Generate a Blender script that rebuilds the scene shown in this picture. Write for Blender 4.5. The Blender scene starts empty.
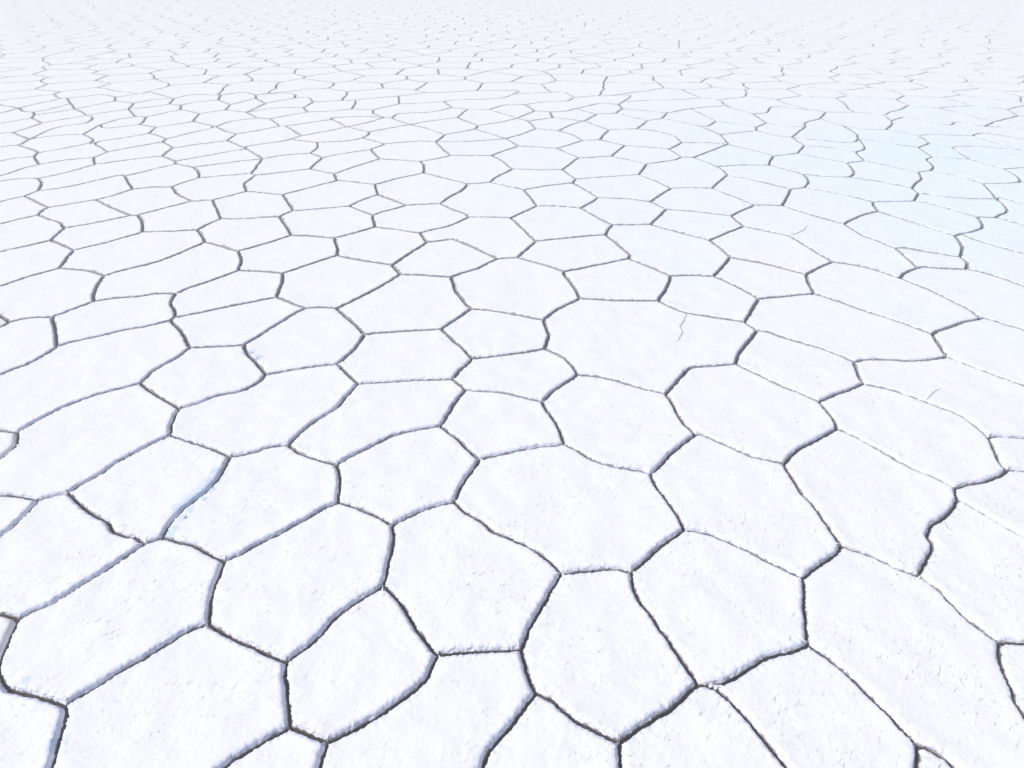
"""White salt flat of polygonal plates, procedural Blender scene."""
# crack lines surveyed from the photograph, one polyline per line (o: runs on past the frame)
CRACKS = '''
17,618 36,609 55,600 95,575 145,542
17,618 0,613 -90,594o
17,618 9,637 1,655 -2,670 8,686 30,693 45,698 63,704
-2,670 -100,650o
63,704 90,688 120,670 165,644 190,629 208,622
63,704 64,712 58,735 50,768 44,790o
208,622 211,598 217,577 224,560
208,622 218,628 236,638 252,645 270,654 286,660
286,660 317,637 341,611 383.5,584
286,660 285,672 286,688 290,725
290,725 272,735 256,744 238,756 220,769 196,786o
290,725 301,728 310,732 327,741
327,741 346,732 366,721 401,698 423.5,681 430,668 436.5,653.5
327,741 323,752 318,768 312,790o
436.5,653.5 425,638 412,618.5 400,600 383.5,584
436.5,653.5 452,651 471,650 500,648.5 521,648
521,648 526,638 534.5,618 544.5,601 554,585 561.5,571.5
521,648 527,671 536,692
536,692 523,708 512,722 496,741 482,766 478,785o
536,692 545,696 554,701 574.5,718.5 597,730 619.5,741
619.5,741 637,726 655,715 672,706 685,693 698,682
619.5,741 621,768 622,790o
698,682 674.5,646 652,615 637,593.5 631.5,571
698,682 706,683 724,680 747,668 768,657 790,650 808,642
706,683 720,690 745,714 768,743 790,768 806,786o
808,642 807,621 805,591 804,576
808,642 828,656 846,672 863,688.5 890.5,713.5 919,743.5
919,743.5 918,768 916,790o
919,743.5 940.5,753.5 958,768 975,785o
1001,641.5 978,625 953,603.5 937,587 920.5,574.5
1001,641.5 1024,642 1045,644o
1001,641.5 1003,663.5 1012,686 1023,710 1040,735o
17,431 0,430 -40,430o
17,431 16,443 5,454 0,458 -14,466o
17,431 40,418 55,410 70,403 100,393 130,385 140,382.5
140,382.5 156,394 172.5,403 180,408
180,408 200,402 217.5,395 238,391 256.7,382.5 266,374
180,408 172.5,419 170,435
170,435 146,446 120,459 98,474 75,486.5 68,492
170,435 184,439 200,444 215,449 230,456.5
68,492 55,494 39,499
68,492 91,511.5 107.5,521.5 112.5,529 125,534 135,535 145,542
39,499 20,496 0,494 -40,495o
39,499 31,508 22.5,516.5 0,535 -22,551o
145,542 154,539 162.5,535.5
162.5,535.5 172.5,519 190,503 207.5,489 220,475 230,456.5
162.5,535.5 180,541 197.5,546.5 215,555 224,560
224,560 240,553 256,544 280,532 306,518 322,508 338,501.5
230,456.5 243,454 256,450 271,445.5 288,444.5
288,444.5 298,434 313.5,421.5 333.5,409 345,398 358,383.4
288,444.5 296,450 306,455 320,459 337,463.5
337,463.5 339,472 340,484 338,501.5
337,463.5 350,456 366,448 391,435 416,429 440.5,425
440.5,425 446,417 451,408 458,398 465.5,389
440.5,425 451,433 461,441.5 478.5,458.5
478.5,458.5 495,455 511,451.5 537,446 565,443.5
478.5,458.5 472,469 463.5,481.5 454,501
454,501 438,504 421,510 406,517 392,524
454,501 467,512 481,520 496,531.5 511,538 529.5,546.5 547,558 561.5,571.5
392,524 378,516 363.5,509 350,504 338,501.5
392,524 392,544 387,569 383.5,584
465.5,389 490,391 511,393.5 526,397 542,401
542,401 552,392 563,384 578,374
542,401 546,408 552,416.5 560,429 565,443.5
565,443.5 578,450 592,458 607,463 624.5,466.5 651,473
651,473 662,462 674.5,450 685,442 696,434
651,473 657,485 667,499 677,514 684,528
684,528 670,537 659.5,545 645,558 631.5,571
684,528 697,530 712,534 742,546.5 767,560 786,568 804,576
631.5,571 620,567.5 607,567 584.5,568.5 561.5,571.5
696,434 686,424 677,411.5 672,401 666,393
696,434 702,434 718,441 737,449 752,455 767,458.5 784,463
666,393 646,389 627.5,384 604,377 578,374
666,393 674.5,384 682,375 689.4,368 710,365.5 735.5,363
784,463 797,450 813,440 837,428
784,463 795.5,481.5 804,494 813,504 828,524 843,544
843,544 836,553 828,559 815,567 804,576
843,544 858,550 873,555 897,567 920.5,574.5
837,428 834,419 828,411.5 820,401
837,428 855,436 873,445 895,458 918,470 938,478 955.5,487
820,401 797,391 778,384 757,373 735.5,363
820,401 840,392 863.5,383
955.5,487 970,483 985.5,480 1000.5,474 1007,469
955.5,487 956,492 958,498
1007,469 1023,470 1045,475o
1007,469 1000,460 995.5,450 989,437
989,437 1000,435.5 1023,437 1045,438o
989,437 974,424 958,414 941,407 925.5,401 897,391 863.5,383
958,498 975,508 993,518 1008,527 1023,535 1045,546o
958,498 954,506 948,513 940,519 933,523 930,530 929,536.5 934,545 928,559 920.5,574.5
52,317 38,317 22.5,319 10,322 0,327 -15,334o
10,322 0,315 -15,306o
52,317 70,310 94,301
52,317 55,328 56,339 57,346.5
57,346.5 43,355 28,363 0,374 -20,384o
57,346.5 70,342 84,339 103,335 122,330 146,326 170,320
170,320 174.5,317
170,320 181,331 186,339 190,347
190,347 177,357 165,364 152,372 140,382.5
190,347 215,346 243.5,344.6
174.5,317 191,314 232,305.5 276.5,296.5
174.5,317 174.5,309.5 171.5,302 176,293.5
176,293.5 158,293.5 139,296 115,298 94,301
176,293.5 191,287 215,279 239,270
94,301 94,294 98,284 104,275.5
104,275.5 90,271 75,269 60,268
104,275.5 127,269 150,263.5 167,258 191,248 204.8,242
60,268 30,276 0,286 -20,292o
60,268 65,260.6 73.5,250.3
73.5,250.3 61,244 50,240.3
73.5,250.3 95,245 118,239 142.5,232
204.8,242 220,246 238,251
204.8,242 202,235 197,229.6
238,251 256,246 276,240 292,235
238,251 241,258 241,263.4 239,270
239,270 260,271 283,273
283,273 310,264 336.6,255.2
283,273 283,280 281,285 276.5,296.5
276.5,296.5 290,302 305.4,308
305.4,308 320,307 336.4,308
305.4,308 292,315 278,323.5 260,335 243.5,344.6
243.5,344.6 248,353.5 256,362 266,374
266,374 285,370.5 304.5,367.5 322,365 337.2,363.5
337.2,363.5 346,356 355,348 364.5,334
337.2,363.5 348,374 358,383.4
358,383.4 384,381.6 420,379.5 452.4,378.4
336.4,308 358,298 383,284.5 400.5,274
336.4,308 351,320.6 358,327 364.5,334
364.5,334 383,332 410,330.5 441,328.7
336.6,255.2 360,260 384,263.4 391.4,264.6
336.6,255.2 337.5,248 335.6,242 334.9,238
391.4,264.6 410,253 427,242
391.4,264.6 400.5,274
400.5,274 425,275 451.5,276.5
451.5,276.5 465,272 478,268 490,262 497.4,258.7
451.5,276.5 455,289 463,300 472,308.5
472,308.5 456,319 441,328.7
472,308.5 496.5,311 520,315 543.5,319.3
441,328.7 452,339 463,348 472.5,358.3
472.5,358.3 462,368 452.4,378.4
472.5,358.3 508,354 545.5,348
452.4,378.4 459,383.5 465.5,389
545.5,348 549,335.6 547,328 543.5,319.3
545.5,348 556,353 566,359 575,368.5 578,374
543.5,319.3 558,309 579.5,298.4
579.5,298.4 576,290.6 570,282 565,275 564.5,271.4
579.5,298.4 619,300 658.5,300.4
564.5,271.4 540,263.5 517.5,257.7
564.5,271.4 576,269 602,264 628.6,258.4
497.4,258.7 507,258 517.5,257.7
497.4,258.7 475,248 456,240 451,239 440,240.5 427,242
517.5,257.7 528,248 536,241
628.6,258.4 629.6,255 623.4,249 605.5,234.5
628.6,258.4 650,267 671.6,276
671.6,276 666,289 658.5,300.4
671.6,276 692,275 713.5,276
658.5,300.4 672,307 686.6,312.8 715,317 745,321.8
713.5,276 722,267 730.7,257
713.5,276 738,287 759,299
759,299 768,297.3 790,295.5 814.8,293.4
759,299 752,310 745,321.8
745,321.8 756.5,330
756.5,330 768,332 790,339 815,346 837,354 854.3,362
756.5,330 750.4,339.4 744,347 739,354 735.5,363
730.7,257 768,264.4 806.4,274.4
730.7,257 720,248 709.5,240
806.4,274.4 820,267 832.5,262
806.4,274.4 808.5,283 814.8,293.4
814.8,293.4 838,301 862,309.4 900,322 933,333.8
832.5,262 811,249 789,236.3
832.5,262 850,264 873,269 899.2,277.8
899.2,277.8 905,272.8 918,268
899.2,277.8 930,290 954,302 970,310 981,318
918,268 907,258 895.5,248
918,268 923.6,267 945,268.3 967,268.5
895.5,248 878,241 862.5,235 843.8,223.8
895.5,248 905,248 930,252 948,255 960.4,257
960.4,257 962.5,250 961,244 957,238.5 954.8,235.7
960.4,257 967,263 967,268.5
967,268.5 995,276 1024,286 1045,294o
981,318 986,318 1005,324 1024,329.6 1045,337o
981,318 966,321 952,326 940,330 933,333.8
933,333.8 940,345 947,356
947,356 930,359 911,360.5 888,359 866,359 854.3,362
947,356 985,371 1021,384 1045,394o
854.3,362 858,373 863.5,383
34,156.5 15,158 0,161 -15,164o
34,156.5 38,153
34,156.5 39.4,164.4
39.4,164.4 24,168 9.4,173 0,175.5 -15,179o
39.4,164.4 65,160 93.5,157.4
93.5,157.4 108,152
93.5,157.4 95,164.4
95,164.4 68,172 38,178.4
95,164.4 130,159.5 162.5,155.7
38,178.4 23,178.5 0,181 -15,184o
38,178.4 41.5,183 38,191
38,191 25,196
38,191 67,186.7 100,179.5 118.5,175 125,176
25,196 0,201.5 -15,206o
25,196 37,202 49,207.5
125,176 150,170 176,164
125,176 129,183 133,188.8
49,207.5 43,210 38,215
49,207.5 72,203.5 96,199.7 115,195 133,188.8
133,188.8 152,187 172,186.8
96,199.7 113,208 131,215
38,215 20,219 0,224 -15,228o
38,215 48,219 59.4,222 64,228
64,228 98,222 131,215
64,228 58,233 50,240.3
131,215 138,215
138,215 160,209 191.4,201
138,215 142.3,222 142.5,232
142.5,232 168,231 197,229.6
50,240.3 25,246 0,251.5 -15,256o
162.5,155.7 168,151 173.5,148
162.5,155.7 175,161
175,161 210,155 246.3,148.5
175,161 176,164
176,164 186,165.5 193,167 198,171 199.5,175 199,178
193,167 225,163 262.7,158.5
199,178 225,175.5 251.5,173.3
199,178 185,182 172,186.8
172,186.8 178,194 191.4,201
191.4,201 212.5,199.8
212.5,199.8 230,195.5 247,191
212.5,199.8 217,209 221,218.5
221,218.5 209,223.5 197,229.6
221,218.5 244,218.7 262,217 279.6,216.5
279.6,216.5 286,226 292,235
279.6,216.5 286,213.5 293.4,210.6
293.4,210.6 288,202 283,194.6
293.4,210.6 320,208.5 349,206.2
292,235 312,236 334.9,238
283,194.6 265,193 247,191
283,194.6 310,187.5 337,180.3
247,191 244.3,184 249,180 257,175
251.5,173.3 257,175
251.5,173.3 257,166 262.7,158.5
257,175 283,172 309.7,168.8
262.7,158.5 246.3,148.5
262.7,158.5 285,155 310.7,153
310.7,153 322.6,157.6
322.6,157.6 337.5,154.5 355,151.8 371.3,149.3
322.6,157.6 316,163 309.7,168.8
309.7,168.8 334,173.6
334,173.6 357,166 379.8,158.7
334,173.6 337,180.3
337,180.3 356,182 375.3,184.4
379.8,158.7 376,155 373,152 371.3,149.3
379.8,158.7 400,160 420.5,161.3
375.3,184.4 399,178 423.4,172.8
375.3,184.4 378,194.6
420.5,161.3 435,159 450.8,155.5
420.5,161.3 424,165.6 423.4,172.8
423.4,172.8 445,178 468,183.8
378,194.6 362,200 349,206.2
378,194.6 392,199.5 406,205
349,206.2 361,210.5 372.7,215
372.7,215 375,226.5
372.7,215 383,211.5 394,209 406,205
406,205 423,204 440.6,203.4
440.6,203.4 450,196.5 462,190 468,183.8
440.6,203.4 452,209 464,213 469.5,217
375,226.5 355,232.5 334.9,238
375,226.5 397,229.5 419.5,232.8
419.5,232.8 435,229 450,225.3 469.5,217
419.5,232.8 427,242
492,155.5 450.8,155.5
492,155.5 503,151 519,146
492,155.5 502,161 512.5,169
512.5,169 498,176 490,182.3
512.5,169 537,169.7 562.5,169.5
490,182.3 468,183.8
490,182.3 507,186 524.3,189.6
524.3,189.6 548,185.5 572.7,182.6
524.3,189.6 530,197 537.5,205.5
537.5,205.5 524,212 511,217.7
537.5,205.5 560,206 580.5,207.8
511,217.7 490,217 469.5,217
511,217.7 523,229 536,241
536,241 570,237.5 605.5,234.5
562.5,169.5 570,164 577,159 580,157.8
562.5,169.5 576,179
576,179 572.7,182.6
576,179 608,176.5 639,174.6
572.7,182.6 586,190 598,197.7
598,197.7 590,203 580.5,207.8
598,197.7 625,198.5 650.8,201.5
580.5,207.8 595,216 606,222 613,224.7
580,157.8 568,153 557,148.3
580,157.8 611.7,156
605.5,234.5 609,229 613,224.7
611.7,156 618,151 625,145.3
611.7,156 630,160 647,163.8
647,163.8 667,161 676,159.5 682,157
647,163.8 643,169 639,174.6
682,157 693.5,157.3
693.5,157.3 705,161.5 717,166.2 723,170 727.8,175
717,166.2 740,165 769,165
639,174.6 655,180.5 671,188
727.8,175 758,181 790.6,189
727.8,175 720,181 712.5,188.2
671,188 690,187.5 712.5,188.2
671,188 661,194.5 650.8,201.5
650.8,201.5 658,205 666.4,209
666.4,209 700,212 731,215.7
666.4,209 659,216.5 650,224.2
731,215.7 743,210 754.5,205
731,215.7 743.8,226
712.5,188.2 735,197 754.5,205
754.5,205 768,204.8 782,205.5
650,224.2 632,224.5 613,224.7
650,224.2 680,232.5 709.5,240
743.8,226 726,233 709.5,240
743.8,226 766,231 789,236.3
769,165 771,160 774,155.8
769,165 787,169.5 804,174.3
774,155.8 786,154.5 797.7,153
804,174.3 808.6,181 804.7,187.5
804,174.3 828,176.3 850,177
804.7,187.5 790.6,189
804.7,187.5 840,194 873.4,201.8
790.6,189 788,196 782,205.5
782,205.5 812,215 843.8,223.8
873.4,201.8 874,206 878.5,211
873.4,201.8 893,201.3 914,200.8
850,177 854,173.4 852,168.5 847,162.8
850,177 880,181.5 912,187.5
847,162.8 822,158 797.7,153
847,162.8 864.5,160.5
864.5,160.5 860,156.5 856,152
864.5,160.5 890,166 918.7,172
843.8,223.8 855,218 865.6,214 878.5,211
878.5,211 915,223 954.8,235.7
912,187.5 917,182.5 921.8,178 918.7,172
912,187.5 918.7,193
918.7,193 914,200.8
918.7,193 955,197.5 997,199
914,200.8 932.8,204 955,210.5 977,216.4
918.7,172 931,170.3
931,170.3 933.5,166.5 927.3,159.5 933,157
931,170.3 957,176 982.8,183.4
933,157 950,158 970,159
970,159 988,164 1004.6,168.8
970,159 958,151.5 952,147
1004.6,168.8 1024,167.5 1040,167o
1004.6,168.8 1014,174 1020,179 1019,182 1000,183.3 982.8,183.4
1019,182 1040,184o
982.8,183.4 990,190.5 997,199
997,199 1002,197.7 1024,204 1045,209o
997,199 1004,205 1007,211 1000,214.5 995,217.3
995,217.3 977,216.4
995,217.3 1010,221 1024,225 1045,230o
977,216.4 982.8,226.5 974,231 961,233.6 954.8,235.7
961,233.6 980,241 1024,253.5 1045,259o
38,153 65,148 90,143
38,153 35,150.5 18,144.8
18,144.8 0,147 -15,150o
18,144.8 22,143.5 29.7,139
29.7,139 51.5,136 83,134
29.7,139 13,132.5
83,134 91,130 100.5,124.5
83,134 93,139.4 90,143
90,143 95,143.6
95,143.6 108,152
95,143.6 98,141.7 125,137.5 149,133.4
108,152 130,147.5 162.5,141.7
13,132.5 0,133.4 -15,136o
13,132.5 28,128 42,123
42,123 32,118
42,123 65,119 87,115.5
32,118 0,123.4 -15,126o
32,118 34.5,115
34.5,115 34,112
34.5,115 53,112.5 75,109
34,112 24,111.5 19.5,108
34,112 50,109 71,103.5
19.5,108 0,112.8 -15,115o
19.5,108 40,103 62.5,98.4 67,98
67,98 71,103.5
71,103.5 75,109
87,115.5 82,112 75,109
87,115.5 108,112 128.5,109
87,115.5 92.5,117.5 90,121 83,123.5 55,128 29.7,139
75,109 95,105 114.5,101
100.5,124.5 118,119.5 135.5,116.5
100.5,124.5 106,128 139.5,124.5
128.5,109 134,103
128.5,109 135.5,116.5
128.5,109 150,107 169.5,104
135.5,116.5 146,116.8
146,116.8 181,109.6
146,116.8 144,121 139.5,124.5
139.5,124.5 156,127.3
156,127.3 149,133.4
156,127.3 175,124.5 193,121.4
149,133.4 158,135.5 166.2,139
134,103 114.5,101
134,103 155,99.5 174,98.5
114.5,101 116,97
67,98 85,96.5 100.5,94.5
100.5,94.5 116,97
116,97 151,92.5 174,98.5
169.5,104 174,98.5
169.5,104 181,105
174,98.5 192,94.8 221,95
181,105 197,102 218,100
181,105 181,109.6
181,109.6 200,113.6
200,113.6 225,110
200,113.6 196,117.5 193,121.4
193,121.4 211.7,125.5
211.7,125.5 211.5,128 190,133 166.2,139
211.7,125.5 216.5,126.5
166.2,139 162.5,141.7
162.5,141.7 173.5,148
173.5,148 200,144 227,140.6
227,140.6 236.6,134
227,140.6 246.3,148.5
246.3,148.5 248,146 283,141 290,139 301.7,135.7
236.6,134 225,131 216.5,126.5
236.6,134 260,130 280,126
216.5,126.5 231,121.4 258,118
258,118 246.3,112.3
258,118 270,118.7
270,118.7 280,126
270,118.7 290,115 308,112
280,126 286,126
286,126 310,122.5 332,119.2
286,126 301.7,135.7
301.7,135.7 325,131.5 347,126.8
225,110 230.5,104.7
225,110 246.3,112.3
230.5,104.7 218,100
230.5,104.7 256,98.2
218,100 221,95
221,95 243,92.3
243,92.3 256,94.8
256,94.8 256,98.2
256,94.8 282,93 294.5,94.2 295.3,98
256,98.2 265.4,103.4
265.4,103.4 258,107 246.3,112.3
265.4,103.4 280,100.5 295.3,98
246.3,112.3 275,108 303.7,107.5
303.7,107.5 313,102
303.7,107.5 308,112
295.3,98 308.6,97.8 313,102
313,102 330,101 347,100.4 355,100
308,112 330,111 351.5,109 355.5,103 355,100
351.5,109 373.5,110
373.5,110 385,107 399.4,104
373.5,110 374,113.6 384.4,117.5
355,100 375,98 398.7,96
398.7,96 399.4,104
398.7,96 422,93.2 450,92 470,90.7 516,90.5
399.4,104 422,103 443.7,101.8
384.4,117.5 392,118.2
384.4,117.5 368,122.5 347,126.8
384.4,117.5 362,116.5 334,117.5 332,119.2
392,118.2 400,113.6 431,112 452,107.5
392,118.2 409.4,124.6
409.4,124.6 390,128 373.4,131 369,132
409.4,124.6 430,121 457.4,117.5
409.4,124.6 424,127.7 445.4,134.6
347,126.8 332,119.2
347,126.8 369,132
369,132 368.5,134.5 363,138
363,138 345,141 317,142.3
363,138 385,143.8
317,142.3 300,140.6 290,139
317,142.3 318,147 310.7,153
371.3,149.3 385,143.8
385,143.8 415,141.3 436,141.5
436,141.5 445.4,134.6
436,141.5 475,141 506,138.4
436,141.5 443,149 450.8,155.5
445.4,134.6 460,132 475,129
443.7,101.8 452,107.5
443.7,101.8 459,99.8 498.4,98.4 514,94
514,94 516,90.5
452,107.5 467.5,109.3
514,94 540,92.8 564,92
564,92 574,97.5
574,97.5 565.6,101.2
565.6,101.2 545,101.7 525,104.4
467.5,109.3 489.5,109.5
489.5,109.5 504.7,105.2 525,104.4
489.5,109.5 517,118.3
467.5,109.3 457.4,117.5
457.4,117.5 478,125.6
478,125.6 501.5,122 517,118.3
478,125.6 475,129
475,129 506,138.4
506,138.4 522,134 536,128.6
506,138.4 519,146
536,128.6 532,124.5 528,121
517,118.3 528,121
528,121 553,117.6
517,118.3 535,110.8
536,128.6 558,130.8 572,134.5 582.6,140.3
519,146 538,147 557,148.3
582.6,140.3 570,144.5 557,148.3
582.6,140.3 599.7,139.7
535,110.8 525,104.4
535,110.8 550.5,111.8
550.5,111.8 553,117.6
550.5,111.8 566,111 576,108.6
553,117.6 584.4,121
584.4,121 572,124.5 558,130.8
584.4,121 597,114.2
597,114.2 576,108.6
597,114.2 616,113
584.4,121 608.3,129.8
608.3,129.8 599.7,139.7
608.3,129.8 637,128.7
599.7,139.7 625,145.3
637,128.7 647.8,120.7
637,128.7 654,130.8 673.4,135.5 682,142.6
625,145.3 669,149
669,149 682,142.6
669,149 682,157
682,142.6 705,142.5 727.8,144.3
727.8,144.3 727,141.7 720.3,134.6
727.8,144.3 710,151 693.5,157.3
727.8,144.3 752,149.8 774,155.8
720.3,134.6 756.5,130.5
647.8,120.7 616,113
647.8,120.7 662.5,118.3
662.5,118.3 667,113
667,113 690.6,108.4
662.5,118.3 701.5,126.3
690.6,108.4 722.5,105.7
690.6,108.4 716,121
716,121 709,125.3 701.5,126.3
701.5,126.3 720.3,134.6
716,121 740.6,124.5 756.5,127
722.5,105.7 740,110 753,114
753,114 767,112.3
616,113 622.7,108.6
622.7,108.6 667,113
622.7,108.6 619,104.5
574,97.5 592,96 625,95 631,96.2 619,104.5
619,104.5 600,103.4 576,108.6
767,112.3 774,106.6
774,106.6 814.5,110
814.5,110 826,112 852,112.2
753,114 767,123
767,123 756.5,127
756.5,127 756.5,130.5
767,123 785,126 805.5,126.5
756.5,130.5 775,135 792,137.3
805.5,126.5 806,122.3 820,118.6
792,137.3 805,138.6 830,141 853,142.3
792,137.3 804.5,145.5 797.7,153
805.5,126.5 792,137.3
820,118.6 844,126 862.5,129 886,129.6
820,118.6 826,112
852,112.2 870,113 884,115.2 891.5,120.5
891.5,120.5 906.5,117
891.5,120.5 892,124.3 886,129.6
886,129.6 905,132.5 919,135.5
853,142.3 858.6,138 855.5,133 844,126
858.6,138 885,142.5 919,147.3
858.6,138 865,148 856,152
856,152 830,147.5 804.5,145.5
919,147.3 929.6,142.8
919,147.3 933,157
929.6,142.8 919,135.5
919,135.5 931,134.3 950,135 972.5,135.7
972.5,135.7 977,134 989,133.3 1023,139 1045,142o
972.5,135.7 997,143.3 1023,149.5 1045,153o
929.6,142.8 952,147
952,147 978,146.2 1000,148.2 1023,149.5
906.5,117 926.5,121.4 949,125 957.8,122
957.8,122 986,126.4 1009,127.5 1045,132o
'''
SUN, SUN_ELEV, SUN_AZ = 4.2, 46.0, 195.0
SKY_STRENGTH, SKY_DUST = 0.12, 0.2
EXPOSURE = 0.05
HAZE = 0.021
SPECIAL = [
    (640, 340, 'very large plate with a short dark hairline crack hanging from its upper edge'),
    (150, 490, 'plate left of the wide blue-shaded crack with pale crumbs spilled along it'),
    (250, 510, 'plate right of the bluish crumbs that lie along its upper left crack'),
    (765, 640, 'plate with small pinkish chips wedged in the crack at its bottom corner'),
    (890, 490, 'plate left of the ragged zigzag crack near the right edge'),
    (990, 580, 'plate right of the ragged zigzag crack, cut by the right edge'),
    (300, 340, 'plate with a double broken edge of blue crumbs at its lower left'),
    (940, 252, 'small triangular plate by the white-ridged crack near the right edge'),
    (840, 235, 'long plate with a short curved hairline branch at its left end'),
    (950, 420, 'long plate below a short faint hairline branch, near the right edge'),
]
HAIRLINES = [
    ((640, 340), [(686.6, 313.5), (684.5, 320), (680, 326), (682, 333), (678, 340), (674.4, 344)], .007),
    ((840, 235), [(789.5, 236), (798, 233), (804, 230), (807.5, 225)], .010),
    ((950, 420), [(926, 400), (933, 393), (942, 388.5)], .005),
    ((990, 580), [(944, 522), (948, 528), (953, 532)], .004),
]
LUMPS = [
    (184.5, 518, .014, .002, 1.3, 'larger bluish salt lump on the plate right of the wide shaded crack'),
    (190, 512.5, .009, .001, 2.3, 'small salt lump just above the larger bluish one'),
    (203.5, 499.5, .008, .001, 4.3, 'tiny salt lump farther up the wide shaded crack'),
    (213, 488, .009, .001, 5.1, 'topmost tiny salt lump along the wide shaded crack'),
    (711, 684.5, .010, -.012, 3.3, 'pinkish chip wedged in the crack junction near the bottom'),
    (716, 687, .009, -.010, 6.1, 'smaller chip wedged right of the pinkish one near the bottom'),
    (251, 353, .014, .002, 7.7, 'upper bluish lump beside the double broken crack'),
    (256.5, 358.5, .013, .002, 8.8, 'lower bluish lump beside the double broken crack'),
]
STAINS = [(172, 530, .05), (183, 518, .035), (180, 508, .06), (190, 510, .03), (193, 498, .07), (203, 490, .07), (211, 482, .07), (218, 472, .06), (204, 499, .03), (213, 489, .035),
          (249, 352, .07), (256, 358, .06), (26, 680, .025), (58, 742, .05)]
import bpy, math, random
import numpy as np
from mathutils import Vector, noise
from mathutils.geometry import delaunay_2d_cdt

random.seed(7)
S = bpy.context.scene
C = S.collection

# ------------------------------------------------------------------ camera constants (used to lay the traced cracks on the flat ground)
FPX = 683.0                    # focal length in pixels of a 1024 px wide picture (24 mm equivalent)
PITCH = math.atan((384 + 65) / FPX)
H = 3.0                        # eye height above the salt
CP, SP = math.cos(PITCH), math.sin(PITCH)

def ground(x, y):
    """Pixel of the survey -> metres on the ground (camera over the origin, looking along +y)."""
    dx = (x - 512) / FPX
    v = -(y - 384) / FPX
    dy, dz = CP + v * SP, -SP + v * CP
    t = -H / dz
    return dx * t, dy * t

def pixel(x, y, z=0.0):
    zz = z - H
    depth = y * CP - zz * SP
    if depth < 0.05:
        return None
    return 512 + FPX * x / depth, 384 - FPX * (y * SP + zz * CP) / depth

def nz(x, y, z=0.0):
    return noise.noise(Vector((x, y, z)))

# ------------------------------------------------------------------ the crack network: traced part
pts, outs, chains = [], set(), []
def key(x, y):
    r = 3.2 if y > 200 else 1.6
    best = None
    for i, (a, b) in enumerate(pts):
        d = math.hypot(a - x, b - y)
        if d < r and (best is None or d < best[0]):
            best = (d, i)
    if best:
        return best[1]
    pts.append((x, y))
    return len(pts) - 1
for L in CRACKS.strip().splitlines():
    c = []
    for t in L.split():
        o = t.endswith('o')
        x, y = map(float, t.rstrip('o').split(','))
        k = key(x, y)
        if o:
            outs.add(k)
        if not c or c[-1] != k:
            c.append(k)
    chains.append(c)
P = [ground(x, y) for x, y in pts]          # node positions in metres
nb = {i: set() for i in range(len(P))}
def link(a, b):
    if a != b:
        nb.setdefault(a, set()).add(b); nb.setdefault(b, set()).add(a)
def unlink(a, b):
    nb[a].discard(b); nb[b].discard(a)
for c in chains:
    for a, b in zip(c, c[1:]):
        link(a, b)
# cracks that run on past the edge of the survey: lengthen them, then close the outermost plates
for k in outs:
    j = next(iter(nb[k]))
    dx, dy = P[k][0] - P[j][0], P[k][1] - P[j][1]
    l = math.hypot(dx, dy)
    e = random.uniform(.30, .38) if pts[k][0] > 0 or pts[k][1] < 420 else .03
    P[k] = (P[k][0] + dx / l * e, P[k][1] + dy / l * e)
def outkey(k):
    x, y = pts[k]
    if x < 5 and y < 780 and not y > 769:
        return y                                   # left side, downwards
    if y > 765:
        return 2000 + x                            # bottom, rightwards
    return 9000 - y                                # right side, upwards
ring = sorted(outs, key=outkey)
for a, b in zip(ring, ring[1:]):
    ax, ay = P[a]; bx, by = P[b]
    mx, my = (ax + bx) / 2, (ay + by) / 2
    l = math.hypot(bx - ax, by - ay)
    if l > .25:
        cx, cy = (0.0, 4.0)
        ox, oy = mx - cx, my - cy
        o = math.hypot(ox, oy)
        q = random.uniform(.35, .5) * min(l, 1.0)
        P.append((mx + ox / o * q, my + oy / o * q))
        link(a, len(P) - 1); link(len(P) - 1, b)
    else:
        link(a, b)

def faces_of():
    order = {}
    for k, s in nb.items():
        order[k] = sorted(s, key=lambda j: math.atan2(P[j][1] - P[k][1], P[j][0] - P[k][0]))
    seen, F = set(), []
    for a in list(nb):
        for b in nb[a]:
            if (a, b) in seen:
                continue
            f, u, v = [], a, b
            while (u, v) not in seen:
                seen.add((u, v)); f.append(u)
                l = order[v]
                u, v = v, l[(l.index(u) - 1) % len(l)]
            F.append(f)
    return F
def area(p):
    return .5 * sum(a[0] * b[1] - b[0] * a[1] for a, b in zip(p, p[1:] + p[:1]))

F = faces_of()
def cross(p, q, r, t):
    def o(a, b, c): return (b[0] - a[0]) * (c[1] - a[1]) - (b[1] - a[1]) * (c[0] - a[0])
    return o(p, q, r) * o(p, q, t) < 0 and o(r, t, p) * o(r, t, q) < 0
es = [(a, b) for a in nb for b in nb[a] if a < b]
far_es = [e for e in es if e[0] in outs or e[1] in outs or e[1] >= len(pts)]
for a, b in far_es:
    for c, d in es:
        if len({a, b, c, d}) == 4 and cross(P[a], P[b], P[c], P[d]): print('CROSS', P[a], P[b], P[c], P[d], pts[a] if a < len(pts) else 0, pts[c] if c < len(pts) else 0)
outer = min(F, key=lambda f: area([P[k] for k in f]))      # the union's outline, clockwise
U = [P[k] for k in outer]
Uedges = list(zip(outer, outer[1:] + outer[:1]))
def inside(x, y):
    r = False
    for (ax, ay), (bx, by) in zip(U, U[1:] + U[:1]):
        if (ay > y) != (by > y) and x < (bx - ax) * (y - ay) / (by - ay) + ax:
            r = not r
    return r
def dist_u(x, y):
    best = 1e9
    for (ax, ay), (bx, by) in zip(U, U[1:] + U[:1]):
        dx, dy = bx - ax, by - ay
        t = max(0, min(1, ((x - ax) * dx + (y - ay) * dy) / (dx * dx + dy * dy + 1e-12)))
        best = min(best, math.hypot(x - ax - dx * t, y - ay - dy * t))
    return best

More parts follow.
